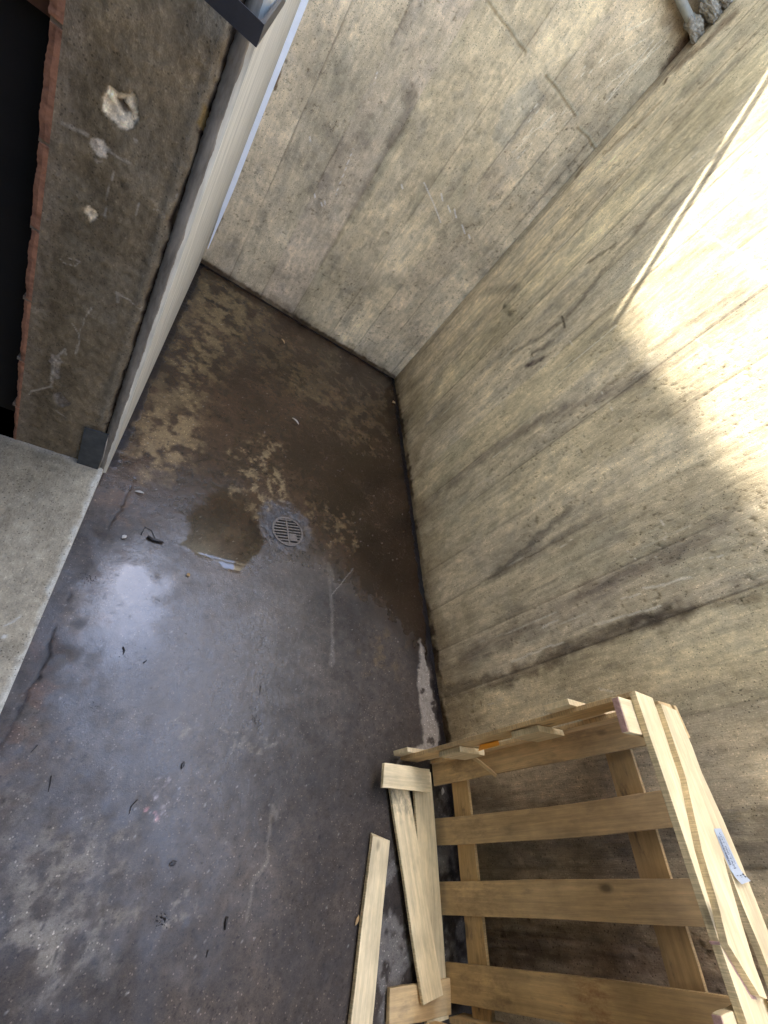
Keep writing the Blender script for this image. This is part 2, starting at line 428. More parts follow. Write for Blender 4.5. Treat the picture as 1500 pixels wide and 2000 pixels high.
scratch(S, [(737,140),(733,158),(720,182)], .0015, .7); scratch(S, [(690,290),(673,335),(656,380)], .0015, .7)
# pour joint running across the wall
for q in ([(948,-5),(985,48),(1026,102)], [(1066,148),(1100,192),(1124,226)], [(1128,250),(1150,272),(1164,294)]):
    jn = S.line(q, .005, .008, .012); S.mul(jn*.8, (.62,.58,.5)); S.h -= jn*.003
    S.mix(S.line([(a+5,b-2) for a,b in q], .004, .008, .012), (.50,.46,.33), .5)
S.mul(S.line([(1165,292),(1150,315),(1133,330)], .012, .02, .03)*.8, (.40,.33,.27)); S.mul(S.line([(1135,330),(1110,360)], .008, .02, .03)*.6, (.45,.42,.38))
# cement splashes below the pipe ends
for q in ([(1262,75),(1205,108),(1172,130)], [(1275,80),(1240,125),(1222,150),(1190,190)], [(1290,78),(1255,118),(1215,165),(1180,205)], [(1270,105),(1235,128),(1195,160)], [(1222,60),(1265,40)], [(1245,52),(1270,36)], [(1300,80),(1265,110),(1240,142)], [(1000,300),(1035,262),(1085,222)], [(1060,350),(1085,320)]):
    scratch(S, q, .0028, .6, (.90,.80,.60), .016)
for i in range(26):
    x0 = random.uniform(1000, 1250); y0 = 620 - (x0-770)*1.0 + random.uniform(-150, -30) ; L = random.uniform(10, 55)
    scratch(S, [(x0, y0), (x0+L*.66, y0-L*.74)], .0014, random.uniform(.3, .7), (.90,.83,.66))
S.mul(S.line([(1372,50),(1340,85),(1305,140)], .03, .05, .05)*.95, (.20,.14,.12)); S.mul(S.line([(1310,20),(1345,60),(1330,90)], .05, .06, .08)*.6, (.42,.36,.32)); S.mul(S.line([(1300,155),(1270,200),(1235,240)], .006, .02, .02)*.7, (.42,.34,.30))
S.mul(S.line([(1345,5),(1330,40)], .05, .05, .05)*.6, (.5,.46,.42))
# wall foot darker towards the floor, with a dark seam
ft = 1 - sstep(.0, .09, V + (fbm(U, V, 14, 14, 5, 77)-.5)*.12); S.mul(ft*.75, (.50,.46,.44))
ft = 1 - sstep(.016, .040, V + (fbm(U, V, 30, 30, 4, 78)-.5)*.03); S.mul(ft, (.22,.18,.16)); S.h -= ft*.004
S.mix((1 - sstep(.05,.35, V))*sstep(.45,.6,fbm(U,V,6,6,4,79)), (.36,.27,.17), .35)
S.mul(S.line([(530,150),(540,125),(549,130),(537,172)], .012, .004, .004)*.95, (.25,.19,.15))  # chipped recesses beside the strip, their dark insides painted on
S.mul(S.line([(424,448),(433,420)], .012, .01, .02)*.8, (.3,.25,.2))
S.mul(S.line([(430,300+0),(424,450)], .01, .02, .02)*.0, (.5,.45,.4))
S.mul(S.line([(0,0),(0,WT)], .004, .01, .006, real=True)*.35, (.6,.58,.55))
ex = MB().box(-1.75, .25, .014, .25, -.4, WT-.002)
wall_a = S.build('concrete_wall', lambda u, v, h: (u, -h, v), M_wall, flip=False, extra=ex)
tag(wall_a, 'tan board-marked concrete retaining wall closing the far end of the pit, white strip at its left edge', 'wall', 'concrete walls round the pit')

# ------------------------------------------------------------------ side wall (plane x = 0)
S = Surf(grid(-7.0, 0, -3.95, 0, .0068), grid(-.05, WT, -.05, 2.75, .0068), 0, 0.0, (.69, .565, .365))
U, V = S.U, S.V
tone_concrete(S, 57, [-6.4,-5.9,-5.4,-4.9,-4.4,-3.84,-3.56,-3.38,-3.255,-3.0,-2.70,-2.46,-2.22,-1.98,-1.72,-1.47,-1.22,-.98,-.74,-.50,-.25,-.06], .55, .6)
# long drip-like bands of grime following the boards
def streak(px, wd, k, f=(.55,.55,.57), wob=.05, rag=1.0):
    mk = S.line(px, wd*.4, wd, wob); nz = fbm(U, V, 60, 8, 5, 400+int(px[0][0]))
    S.mul(mk*min(1,k*1.4)*np.clip(.55+1.5*(nz-.25), 0, 1), f); S.h += mk*(nz-.5)*.003*rag
streak([(862,1352),(930,1338),(1000,1322),(1070,1290),(1150,1250),(1240,1218),(1340,1190)], .045, 1.0, (.42,.40,.40), .08, 2)
streak([(1180,1228),(1300,1198),(1480,1165)], .02, .7, (.6,.58,.56))
streak([(960,1132),(1005,1090),(1060,1045),(1110,998)], .030, .95, (.50,.50,.52))
streak([(1080,1060),(1160,1010),(1240,960)], .03, .6, (.66,.66,.68))
streak([(905,1290),(990,1245),(1080,1200),(1190,1150)], .06, .8, (.60,.59,.62))
streak([(1130,1160),(1230,1115),(1370,1060)], .035, .65, (.62,.60,.62))
streak([(880,945),(960,880),(1060,820),(1180,770),(1250,735)], .05, .8, (.58,.57,.60))
streak([(1000,690),(1060,655),(1110,620),(1200,500),(1330,350)], .02, .7, (.55,.54,.55))
streak([(985,600),(1000,612)], .03, 1.0, (.32,.33,.34)); streak([(950,570),(1010,560)], .05, .6, (.6,.6,.62))
streak([(1030,712),(1060,700)], .028, 1.2, (.25,.23,.26)); streak([(1040,690),(1078,668)], .02, 1.1, (.34,.34,.36))
streak([(1098,618),(1104,640)], .008, 1.2, (.2,.18,.16), .01)
streak([(1150,510),(1200,480)], .018, 1.0, (.42,.40,.38))
streak([(800,760),(900,660),(1000,560),(1100,450),(1200,350)], .06, .55, (.70,.69,.70), .1)
streak([(1000,400),(1130,290),(1300,140),(1420,20)], .05, .5, (.68,.65,.62), .1)
streak([(1180,300),(1290,200)], .02, .6, (.66,.60,.54)); streak([(1150,420),(1300,240),(1480,60)], .006, .8, (.55,.50,.46), .02)
streak([(1310,440),(1500,255)], .005, 1.0, (.5,.45,.40), .02); streak([(1330,450),(1500,300)], .02, .8, (.72,.70,.68), .03)
streak([(1240,560),(1400,470),(1500,410)], .04, .5, (.75,.74,.72)); streak([(1180,760),(1330,640),(1500,540)], .02, .6, (.7,.68,.66))
streak([(900,1560),(1050,1575),(1250,1570),(1500,1560)], .05, .6, (.66,.64,.63)); streak([(950,1650),(1100,1640),(1300,1640),(1500,1650)], .10, 1.0, (.48,.48,.52), .1, 3)
streak([(950,1800),(1200,1840),(1500,1900)], .12, .8, (.55,.50,.47), .12, 3); streak([(930,1900),(1200,1930)], .12, .8, (.5,.46,.43), .12, 2)
S.mix(S.poly([(940,1690),(1500,1700),(1500,1765),(940,1750)], .02, .05), (.36,.285,.19), .5)
S.mix(S.poly([(1300,1350),(1500,1310),(1500,1600),(1300,1560)], .06, .1), (.40,.325,.215), .5)
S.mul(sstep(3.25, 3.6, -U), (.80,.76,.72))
S.mul(sstep(.52,.68,fbm(U,V,6,1.6,6,1501,.68))*.6, (.70,.70,.74)); S.mul(sstep(.50,.66,fbm(U,V,30,14,5,1531,.72))*.35, (.72,.70,.68))
Q_ = fbm(U, V, 90, 60, 3, 1561, .8); S.c *= (.84+.32*Q_)[..., None]
# rough board grain low on the wall behind the crate
rg = sstep(2.9, 3.4, -U)*(fbm(U, V, 110, 5, 4, 611, .6)-.5); S.h += rg*.007; S.c *= (1+rg*.5)[..., None]
# light scrapes
for q, wd in (([(1000,1292),(1075,1262),(1100,1255)], .006), ([(1060,1225),(1090,1212)], .006), ([(1255,1150),(1300,1140),(1350,1125)], .006), ([(1215,1170),(1250,1160)], .005), ([(1160,1220),(1290,1183)], .005), ([(1280,1090),(1302,1045)],.0016), ([(1370,1092),(1410,1085)],.003), ([(860,1340),(910,1380),(960,1375),(985,1362)], .0016), ([(1170,1345),(1195,1350)], .006), ([(1175,765),(1182,780),(1195,802)], .002), ([(1105,650),(1122,680)], .002), ([(1345,430),(1400,470),(1460,500)], .006), ([(1430,540),(1460,520),(1500,512)], .004), ([(1355,660),(1400,690),(1440,708)], .003), ([(1290,1015),(1302,1040)], .002), ([(1225,1075),(1245,1095)], .0016)):
    scratch(S, q, wd*.7, .5, (.82,.75,.60), .010)
for i in range(90):
    y0 = random.uniform(-3.3, -.3); z0 = random.uniform(.15, 2.2); L = random.uniform(.03, .35)
    S.mix(S.line([(y0, z0), (y0+random.uniform(-.01,.01), z0+L)], .0012, .003, .006, real=True), (.85,.78,.60) if i % 2 else (.16,.14,.11), random.uniform(.2, .5))
# bright gap in the shadow at the frame edge, sunlight painted into the colour
S.mix(S.poly([(1455,522),(1478,518),(1520,545),(1520,570),(1490,548)], .006, .03), (.72,.70,.64), .9)
# dirty foot, crumbs of mud
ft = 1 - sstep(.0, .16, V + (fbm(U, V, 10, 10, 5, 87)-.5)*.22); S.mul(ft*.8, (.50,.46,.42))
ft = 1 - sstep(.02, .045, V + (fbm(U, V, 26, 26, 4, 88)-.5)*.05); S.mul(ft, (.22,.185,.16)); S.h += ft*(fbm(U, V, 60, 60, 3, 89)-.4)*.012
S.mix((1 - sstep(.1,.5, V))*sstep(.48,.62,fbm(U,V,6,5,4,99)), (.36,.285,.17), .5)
S.mul((1 - sstep(.0,.45, V+(fbm(U,V,5,5,4,98)-.5)*.3))*.6, (.66,.60,.54)); S.mul((1-sstep(.0,.5,-U))*(1-sstep(.0,.9,V))*.35, (.70,.66,.62))  # wide darkening low on the wall and towards the corner
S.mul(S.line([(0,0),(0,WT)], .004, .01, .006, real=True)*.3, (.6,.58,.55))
S.mul(S.line([(1125,345),(1137,328)], .01, .02, .03)*.8, (.4,.36,.32))
S.mul(S.line([(1300,160),(1303,152)], .008, .008, .02), (.25,.2,.17))
S.mul(S.line([(1330,125),(1375,85),(1430,30)], .02, .04, .05)*.8, (.36,.30,.27))
ex = MB().box(.016, .25, -7.0, .0, -.4, WT-.002)
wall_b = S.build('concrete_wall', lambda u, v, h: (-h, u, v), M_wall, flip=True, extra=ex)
tag(wall_b, 'long streaky board-marked concrete wall on the right, lit by a patch of sun, behind the wooden crate', 'wall', 'concrete walls round the pit')

# ------------------------------------------------------------------ pit floor (z = 0)
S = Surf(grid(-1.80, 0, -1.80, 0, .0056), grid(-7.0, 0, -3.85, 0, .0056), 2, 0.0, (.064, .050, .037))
U, V = S.U, S.V
A = fbm(U, V, 3, 3, 6, 11); B_ = fbm(U, V, 14, 14, 6, 21, .65); C_ = fbm(U, V, 60, 60, 4, 41, .7); D_ = fbm(U, V, 5, 1.3, 5, 71)
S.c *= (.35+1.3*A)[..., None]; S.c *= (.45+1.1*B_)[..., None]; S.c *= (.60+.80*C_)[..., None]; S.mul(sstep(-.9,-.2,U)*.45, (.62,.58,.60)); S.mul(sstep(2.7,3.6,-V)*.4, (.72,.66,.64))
wz = S.poly([(60,1100),(330,1040),(470,1120),(600,1120),(640,1300),(560,1500),(430,1750),(250,1800),(80,1500)], .35, .5)
fz = S.poly([(150,930),(240,985),(330,1020),(400,1075),(440,1113),(490,1110),(530,1075),(620,1090),(720,1170),(800,1240),(860,1330),(1000,1100),(900,600),(300,400),(150,600)], .17, .12)
S.r[:] = .56 - .28*wz + .30*(B_-.5)*(1-.5*wz)
S.r = S.r*(1-fz) + fz*(.11+.08*(B_-.5)); S.b = S.b*(1-fz*.70); S.h *= (1-.55*fz)
S.mul(fz, (.70, .50, .36)); S.mul(fz*sstep(.45,.62,fbm(U,V,4,4,5,893,.65))*.5, (.6,.58,.56)); S.b[:] = 1.0  # far floor's brown: the mirrored end wall put into the colour
S.h += (A-.5)*.003 + (B_-.5)*.0014 + (C_-.5)*.0010
ochre = (.225, .155, .070)
def patch(px, soft, thr, k, col=ochre, seed=500, fr=16):
    nz = fbm(U, V, fr, fr, 6, seed, .68)
    mk = S.poly(px, soft*1.5, .2)*sstep(thr-.05, thr+.16, nz)*(.55+.9*(fbm(U,V,70,70,3,seed+50,.8)-.05)); S.mix(mk, col, k*.85); S.r += mk*.08; return mk
patch([(380,540),(440,550),(520,610),(470,660),(420,720),(385,800),(300,780),(330,640)], .10, .44, .75, ochre, 501)
patch([(250,790),(380,780),(390,880),(330,930),(250,920)], .05, .42, .80, (.26,.175,.08), 502)
patch([(460,870),(540,860),(560,960),(520,1010),(470,960)], .03, .50, .85, (.30,.215,.11), 503, 26)
patch([(600,980),(680,1010),(700,1060),(640,1080),(600,1040)], .03, .52, .6, (.24,.165,.08), 504, 26)
patch([(540,690),(640,760),(720,800),(690,860),(560,760)], .06, .50, .35, ochre, 505)
patch([(400,560),(770,760),(760,900),(700,880),(380,650)], .10, .50, .40, (.17,.115,.055), 506)
patch([(720,1230),(780,1250),(760,1330),(710,1300)], .04, .50, .45, (.16,.11,.055), 507)
patch([(205,960),(260,950),(270,1010),(215,1020)], .03, .42, .55, (.22,.13,.07), 508)
patch([(120,1330),(60,1450),(0,1560),(0,1380),(90,1240)], .04, .46, .55, (.17,.095,.06), 509)
patch([(0,1500),(120,1260),(200,1040),(260,1050),(200,1300),(60,1480)], .06, .52, .5, (.17,.12,.09), 510)
patch([(120,1200),(135,1140),(185,1080),(175,1190),(140,1230)], .02, .40, .5, (.20,.155,.11), 511)
# worn grey patches in the foreground
wear = (.32, .275, .21)
patch([(60,1640),(210,1620),(230,1700),(200,1790),(120,1800),(50,1750)], .05, .50, .65, wear, 520, 22)
patch([(130,1740),(210,1760),(190,1900),(60,1920),(-40,1900),(0,1820)], .06, .47, .75, wear, 521, 22)
patch([(-40,1500),(0,1400),(60,1500),(40,1700),(-60,1800)], .06, .48, .65, (.22,.195,.16), 522, 24)
patch([(340,1740),(375,1730),(370,1800),(350,1790)], .01, .50, .5, wear, 523, 40)
patch([(280,1550),(325,1535),(325,1580),(285,1590)], .008, .50, .75, (.42,.36,.34), 524, 55)
S.mix(S.line([(284,1585),(298,1588),(308,1593)], .006, .008, .02)*sstep(.45,.55,C_), (.45,.20,.18), .7)
patch([(350,1415),(390,1420),(385,1432),(350,1428)], .01, .45, .5, wear, 525, 50)
patch([(420,1430),(540,1440),(540,1455),(420,1445)], .01, .48, .45, wear, 526, 50)
scratch(S, [(540,1600),(535,1570),(520,1680),(495,1720),(480,1800)], .006, .25, (.26,.22,.16), .03)
scratch(S, [(655,1140),(640,1100),(650,1200),(648,1300)], .010, .25, (.22,.19,.15), .03)
scratch(S, [(690,1110),(650,1160)], .002, .35, (.4,.36,.3)); scratch(S, [(350,1075),(345,1000),(300,990)], .002, .0, (.4,.36,.3))
# white chips and grit
rs = np.random.RandomState(5)
sp = fbm(U, V, 120, 120, 2, 620); kk = sstep(.88, .93, sp); S.mix(kk, (.36,.33,.28), .45)
sp = fbm(U, V, 85, 85, 2, 640); kk = sstep(.80, .86, sp); S.mix(kk, (.012,.010,.009), .7)
# pale mortar fillet along the side wall, dark seam in the corner
fil = S.poly([(822,1245),(845,1360),(862,1470),(770,1492),(775,1475),(830,1455),(815,1330)], .008, .05); nz = fbm(U, V, 18, 18, 5, 650)
S.mix(fil*sstep(.30,.42,nz), (.30,.255,.20), .85); S.r += fil*.3; S.h += fil*.003
fil2 = S.poly([(852,1530),(880,1540),(915,1900),(890,1990),(850,1800)], .02, .06); S.mix(fil2*sstep(.40,.6,nz), (.20,.175,.145), .6); S.r += fil2*.3
fil3 = S.poly([(735,1700),(790,1640),(880,1990),(730,1990)], .04, .15); S.mix(fil3*sstep(.50,.60,fbm(U,V,12,12,5,655)), (.22,.195,.165), .55)
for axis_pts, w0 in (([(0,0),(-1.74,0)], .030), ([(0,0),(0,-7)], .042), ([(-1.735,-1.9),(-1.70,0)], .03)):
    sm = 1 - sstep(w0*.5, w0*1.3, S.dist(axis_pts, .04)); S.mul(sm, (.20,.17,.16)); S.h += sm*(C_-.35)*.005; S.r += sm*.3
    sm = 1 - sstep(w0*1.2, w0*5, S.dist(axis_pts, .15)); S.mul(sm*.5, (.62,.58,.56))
# broken edge along the threshold
ed = S.dist([S.uv(p) for p in [(262,935),(230,1000),(190,1060),(150,1130),(115,1200),(85,1290),(60,1340),(0,1460)]], .035)
edn = sstep(.42,.6,fbm(U,V,9,9,3,777)); S.mul((1-sstep(.0,.008,ed))*.8*edn, (.16,.13,.12)); S.h -= (1-sstep(.0,.006,ed))*.003*edn
S.mul((1-sstep(.0,.05,ed))*.45, (.5,.45,.42))
# dark damp zone, partly the mirrored end wall's dark painted in
dz = S.poly([(400,760),(560,700),(760,790),(800,1000),(830,1250),(760,1230),(600,1130),(520,1110),(380,1020),(420,900)], .12, .3)
S.mul(dz*.45, (.62,.60,.60)); S.r -= dz*.08
dz = S.poly([(230,930),(300,960),(380,1030),(300,1010),(220,1000)], .05, .2); S.mul(dz*.4, (.6,.58,.62))
# water: standing film where the floor dips
cx, cy = S.uv((250,1175))
d = np.hypot((U+S.wu*.10-cx)/.175, (V+S.wv*.12-cy)/.31); film = (1 - sstep(.25, 1.2, d))*np.clip(.55+1.6*(fbm(U,V,30,30,4,889)-.35),0,1)**(sstep(.3,1.0,d))
d2 = np.hypot((U+S.wu*.03-S.uv((262,1140))[0])/.062, (V+S.wv*.03-S.uv((262,1140))[1])/.085); core = 1 - sstep(.7, 1.05, d2)
pud = S.poly([(345,1062),(372,1045),(410,1035),(460,1030),(505,1040),(515,1062),(495,1090),(475,1117),(440,1114),(412,1098),(380,1080)], .010, .04)
pud = np.maximum(pud, .8*S.poly([(350,1050),(360,1000),(430,960),(500,970),(525,1020),(510,1060),(440,1090)], .05, .10))
film = film*np.clip(1.15-.6*sstep(.62,.78,fbm(U,V,60,60,3,890)),0,1); wet = np.clip(film, 0, 1)
S.r = S.r*(1-wet) + .085*wet; S.b = S.b*(1-.62*wet)
S.r = S.r*(1-core) + .04*core; S.b = S.b*(1-core*.93)
S.h *= (1-.6*wet)*(1-.9*core)
S.h = S.h*(1-.97*pud); S.r = S.r*(1-pud) + .015*pud; S.b = S.b*(1-.99*pud)
band = S.poly([(290,990),(340,1020),(400,1080),(480,1125),(420,1140),(330,1080),(280,1020)], .02, .05)*(1-pud)*(1-wet)
S.b += band*.1
brw = S.poly([(300,900),(420,760),(600,720),(760,820),(800,1000),(780,1150),(600,1100),(480,1080),(330,1040)], .15, .3)*(1-pud)

# rough wet ring round the drain
dcx, dcy = -.915, -1.962
dr = np.hypot((U-dcx), (V-dcy)) + S.wu*.05
dr = np.hypot((U-dcx)+.012, (V-dcy)-.025) + S.wu*.08; ring = (1 - sstep(.10, .165, dr))*np.clip(.4+2*(fbm(U,V,40,40,3,891)-.3),0,1); S.mix(ring, (.055,.052,.052), .85); S.r = S.r*(1-ring)+.16*ring; S.b += ring*2.6; S.h += ring*((C_-.5)*.012 - .001)
S.r = np.clip(S.r, .015, .95)
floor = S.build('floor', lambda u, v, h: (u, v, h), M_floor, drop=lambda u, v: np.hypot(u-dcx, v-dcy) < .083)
tag(floor, kind='structure', label='dark wet concrete floor of the pit')

# ------------------------------------------------------------------ left building: threshold, jamb, facade, dark room
TX = -1.748          # pit-side edge of the threshold
S = Surf(grid(-2.40, TX, -2.40, TX, .006), grid(-4.3, -1.955, -3.6, -1.955, .006), 2, .032, (.30, .252, .172))
U, V = S.U, S.V
A = fbm(U, V, 4, 2.5, 5, 711); B_ = fbm(U, V, 18, 14, 5, 721)
S.c *= (.62+.76*A)[..., None]; S.c *= (.72+.56*B_)[..., None]; S.h += (B_-.5)*.002 + (A-.5)*.004
S.mul(S.line([(-1.95,-1.955),(-1.97,-4.3)], .003, .03, .02, real=True)*.35, (.75,.74,.74))
S.mul(sstep(1.99, 2.10, -U)*.6, (.72,.72,.74))
S.mix(1-sstep(.0,.022, np.abs(U-TX)+S.wu*.03), (.52,.50,.42), .7)
S.mix(1-sstep(.0,.035, (-1.955-V)+S.wv*.04), (.40,.37,.31), .4)
for p in ((110,915),(60,935),(75,1220),(90,1165)): S.mul(S.line([p], .003, .014, .02)*.5, (.5,.5,.48))
S.mix(S.line([(10,1220),(40,1205)], .001, .004, .01), (.5,.47,.4), .6); S.mix(S.line([(10,1243)], .004, .006, .01), (.55,.52,.45), .8)
S.r[:] = .85
S.h -= (1-sstep(0, .012, np.abs(U-TX)))*.006
thr = S.build('doorstep', lambda u, v, h: (u, v, .032+h), M_step, extra=MB().prism([(TX+.001,-1.955),(-2.40,-1.955),(-2.40,-4.3),(TX-.004,-4.3)][::-1], -.05, .016))
tag(thr, 'worn pale concrete doorstep slab below the brown brick jamb at the left', 'doorstep')

bld = empty('brick_building', (-1.9, -1.9, 0)); O_B = np.array((-1.9, -1.9, 0.))
tag(bld, 'building at the left with brown rendered doorway jamb, red brick edge and pale plaster face', 'building')
def bpart(mb, name, mat, smooth=False):
    mb.v = [tuple(np.array(v)-O_B) for v in mb.v]; return mb.build(name, mat, bld, smooth)
# jamb reveal
S = Surf(grid(-2.040, -1.7755, -2.040, -1.7755, .0036), grid(.0, 2.55, .0, 2.0, .0042), 1, -1.955, (.185, .143, .088))
U, V = S.U, S.V
A = fbm(U, V, 5, 3, 5, 811); B_ = fbm(U, V, 22, 18, 6, 821); C_ = fbm(U, V, 70, 60, 4, 831)
S.c *= (.55+.9*A)[..., None]; S.c *= (.70+.60*B_)[..., None]; S.c *= (.80+.40*C_)[..., None]
S.mix(sstep(.50,.68,fbm(U,V,9,5,5,841)), (.23,.19,.13), .5)
S.mix((1-sstep(0,.05,U+2.035+S.wu*.06)), (.26,.21,.15), .5)
S.h += (A-.5)*.012 + (B_-.5)*.008 + (C_-.5)*.0035
S.c *= (1 + .25*sstep(.9, 1.6, V))[..., None]
def chip(px, sz, col, depth, k=.95, seed=0):
    mk = S.poly(px, sz*.35, .045); nz = fbm(U, V, 90, 90, 4, 860+seed, .75)
    S.mix(mk, np.array(col)*1.0, k); S.c *= (1 + mk*(nz-.5)*1.1)[..., None]; S.h += mk*((nz-.5)*.014 - depth*.30)
chip([(207,168),(222,180),(235,175),(256,170),(262,205),(268,225),(243,246),(225,230),(204,208)], .006, (.90,.76,.54), .024, seed=1)
chip([(225,195),(236,188),(246,205),(234,208)], .006, (.13,.10,.07), .030, seed=2)
chip([(180,268),(200,270),(215,290),(205,305),(190,300)], .008, (.70,.60,.46), .010, .8, seed=3)
chip([(182,300),(200,312),(192,316)], .006, (.42,.36,.28), .004, .7, seed=4)
chip([(160,408),(175,398),(184,420),(173,432)], .006, (.85,.70,.48), .012, .9, seed=5)
chip([(100,765),(125,770),(133,788),(115,797),(103,785)], .006, (.24,.20,.16), .014, .8, seed=6)
chip([(100,690),(124,700),(115,740),(104,760),(98,720)], .008, (.36,.31,.25), .002, .6, seed=7)
for q, wd in (([(100,755),(60,765),(55,772)], .003), ([(98,745),(110,700),(126,682),(128,692)], .003), ([(142,632),(155,655),(150,690)], .0016), ([(180,602),(163,625),(155,660),(148,692)], .0016), ([(228,570),(250,585),(287,612)], .0022), ([(279,598),(276,612)], .0012), ([(116,505),(125,515),(145,520),(155,512),(135,505)], .0012), ([(226,330),(212,370),(204,420)], .0012), ([(347,378),(338,400)], .0010), ([(120,240),(150,255),(170,265)], .004), ([(205,290),(235,310),(252,318)], .0035), ([(228,570),(230,590)], .004), ([(110,802),(128,815)], .002), ([(262,272),(266,276)], .003), ([(203,418),(205,422)], .003), ([(300,408),(320,412),(325,425)], .0010), ([(270,395),(265,420)], .001)):
    scratch(S, q, wd, .7, (.42,.37,.29), .006)
for e in np.linspace(-2.03, -1.80, 5):
    S.mul((1-sstep(.0,.02,np.abs(U-e+S.wu*.05)))*.12, (.7,.7,.7))
# bulge of render near the plaster arris, with the open crack beside it
S.h += np.exp(-((U+1.800-(V-.8)*.004)/.012)**2)*.004
S.mix(np.exp(-((U+1.800+S.wu*.02)/.012)**2), (.22,.185,.13), .55)
ck = 1-sstep(.0,.010, np.abs(U+1.7775+S.wu*.018+S.wv*.01)); S.mul(ck, (.14,.10,.09)); S.h -= ck*.014
S.mix(S.poly([(385,240),(398,205),(405,212),(408,245),(397,262)], .003, .01), (.23,.15,.05), .8)
S.mul(S.poly([(384,250),(398,262),(404,230),(410,210),(416,225),(400,290),(388,290)], .004, .01), (.18,.14,.12))
S.mul((1-sstep(0,.02,V+S.wu*.02)), (.5,.45,.42))
S.r[:] = .82
jm = S.build('door_jamb', lambda u, v, h: (u-O_B[0], -1.955-h-O_B[1], v), M_jamb, extra=MB())
jm.parent = bld; jm['label'] = 'dark brown rendered doorway jamb with pale chipped holes'
# plaster arris (grey) and the pit-side face
ys = list(np.linspace(0, 2.6, 420)); v = []; f = []
rs = random.Random(3)
nb = 6
for z in ys:
    j = rs.uniform(-.0008, .0008); k = rs.uniform(-.0015, .0008)
    v += [(-1.778+k, -1.935, z), (-1.7745+k, -1.957, z), (-1.760, -1.9615+j*.5, z), (-1.752, -1.9622, z), (-1.7485+.0012*math.sin(z*31)+.0009*math.sin(z*83+1)+rs.uniform(-.0006, .0006), -1.9618, z), (-1.7495, -1.950, z)]
for i in range(len(ys)-1):
    for k in range(nb-1): f.append((i*nb+k, i*nb+k+1, (i+1)*nb+k+1, (i+1)*nb+k))
mb = MB(); mb.v = v; mb.f = f; bpart(mb, 'plaster_arris', M_band, True)
mb = MB(); mb.prism([(-1.7500,-1.915),(-1.7495,-1.9600),(-1.7378,-1.9550),(-1.701,-.001),(-1.701,.25),(-2.04,.25),(-2.04,-1.915)][::1], -.2, 6.6)
bpart(mb, 'wall', M_plaster)
mb = MB(); mb.prism([(-1.738,-1.953),(-2.04,-1.953),(-2.04,-4.3),(-1.738,-4.3)], 2.55, 6.6)
mb.box(-2.04, -1.738, -9, -4.3, -.2, 6.6); mb.box(-2.04, -1.738, .25, 6, 3.0, 6.6)
bpart(mb, 'facade_wall', M_facade)
# brick edge: courses with mortar joints, ragged inner side
mb = MB(); z = .0; rs = random.Random(4)
bv = []; bf = []
while z < 2.5:
    hh = rs.uniform(.195, .235); n = 30; base = len(bv)
    for i in range(n+1):
        zz = z + hh*i/n; rag = .0014*math.sin(zz*23+z*9)+.0012*math.sin(zz*71+z*5)+rs.uniform(-.0012, .0008)
        xo = -2.061 + rag + .013*max(0, 1-zz/1.3)
        bv += [(-2.038, -1.957-rs.uniform(0, .0006), zz), ((xo-2.038)/2, -1.956-rs.uniform(0, .0012), zz), (xo, -1.953, zz), (xo, -1.80, zz)]
    for i in range(n):
        for k in range(3):
            a = base+i*4+k; bf.append((a+1, a, a+4, a+5))
    bf.append((base, base+1, base+2, base+3)); e = base+n*4; bf.append((e+3, e+2, e+1, e))
    bpart(MB().box(-2.060, -2.036, -1.950, -1.80, z+hh, z+hh+.011), 'mortar_joint', M_mortar)
    z += hh+.010
mb.v = bv; mb.f = bf; br = bpart(mb, 'brick_edge', M_brick, False)
# the unlit room behind the doorway
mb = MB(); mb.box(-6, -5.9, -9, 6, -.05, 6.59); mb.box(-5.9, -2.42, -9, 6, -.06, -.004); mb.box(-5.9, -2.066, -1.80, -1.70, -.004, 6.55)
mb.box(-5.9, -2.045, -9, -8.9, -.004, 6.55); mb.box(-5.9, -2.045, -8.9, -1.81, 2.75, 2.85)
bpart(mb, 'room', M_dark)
mb = MB(); mb.box(-6.05, -1.738, -9.05, 6.05, 6.60, 6.80); bpart(mb, 'roof', M_facade)
mb = MB(); mb.box(-4.2, -2.07, -1.85, -1.81, 1.27, 1.55); bpart(mb, 'timber', M_beam)

# steel plate at the foot of the jamb
pl = MB()
def onj(px, y): 
    p = hit(px, 1, y); return (p[0], p[2])
q = [onj(p, -1.972) for p in ((165,836),(212,850),(190,919),(150,905))]
n = len(pl.v)
pl.v = [(x, -1.972 - (.004 if i in (2,3) else 0), max(z_, .034)) for i, (x, z_) in enumerate(q)] + [(x, -1.966, max(z_, .034)) for x, z_ in q]
pl.f = [(0,3,2,1), (4,5,6,7), (0,1,5,4), (1,2,6,5), (2,3,7,6), (3,0,4,7)]
o = pl.build('steel_plate', M_zinc); tag(o, 'small dull grey metal plate fixed at the foot of the brown jamb', 'metal plate')
o = MB().tube([(-1.770,-1.965,.235),(-1.766,-1.974,.20),(-1.762,-1.975,.12),(-1.765,-1.972,.04)], .0022, 6).build('cable_end', M_pale, smooth=True)
tag(o, 'thin whitish strip hanging beside the grey plate at the foot of the jamb', 'cable')

# black steel bar, bent round the corner of the wall
a = hit((500,93), 1, -2.2); b_ = hit((516,48), 1, -2.2); z0, z1 = a[2], b_[2]; xc = -1.7265
bar = MB(); bar.box(-2.30, xc, -2.2, -2.194, z0, z1); bar.box(xc-.006, xc, -2.1935, -1.48, z0, z1)
o = bar.build('steel_bracket', M_black); tag(o, 'black flat steel bar bent at a right angle across the top of the doorway jamb', 'bracket')

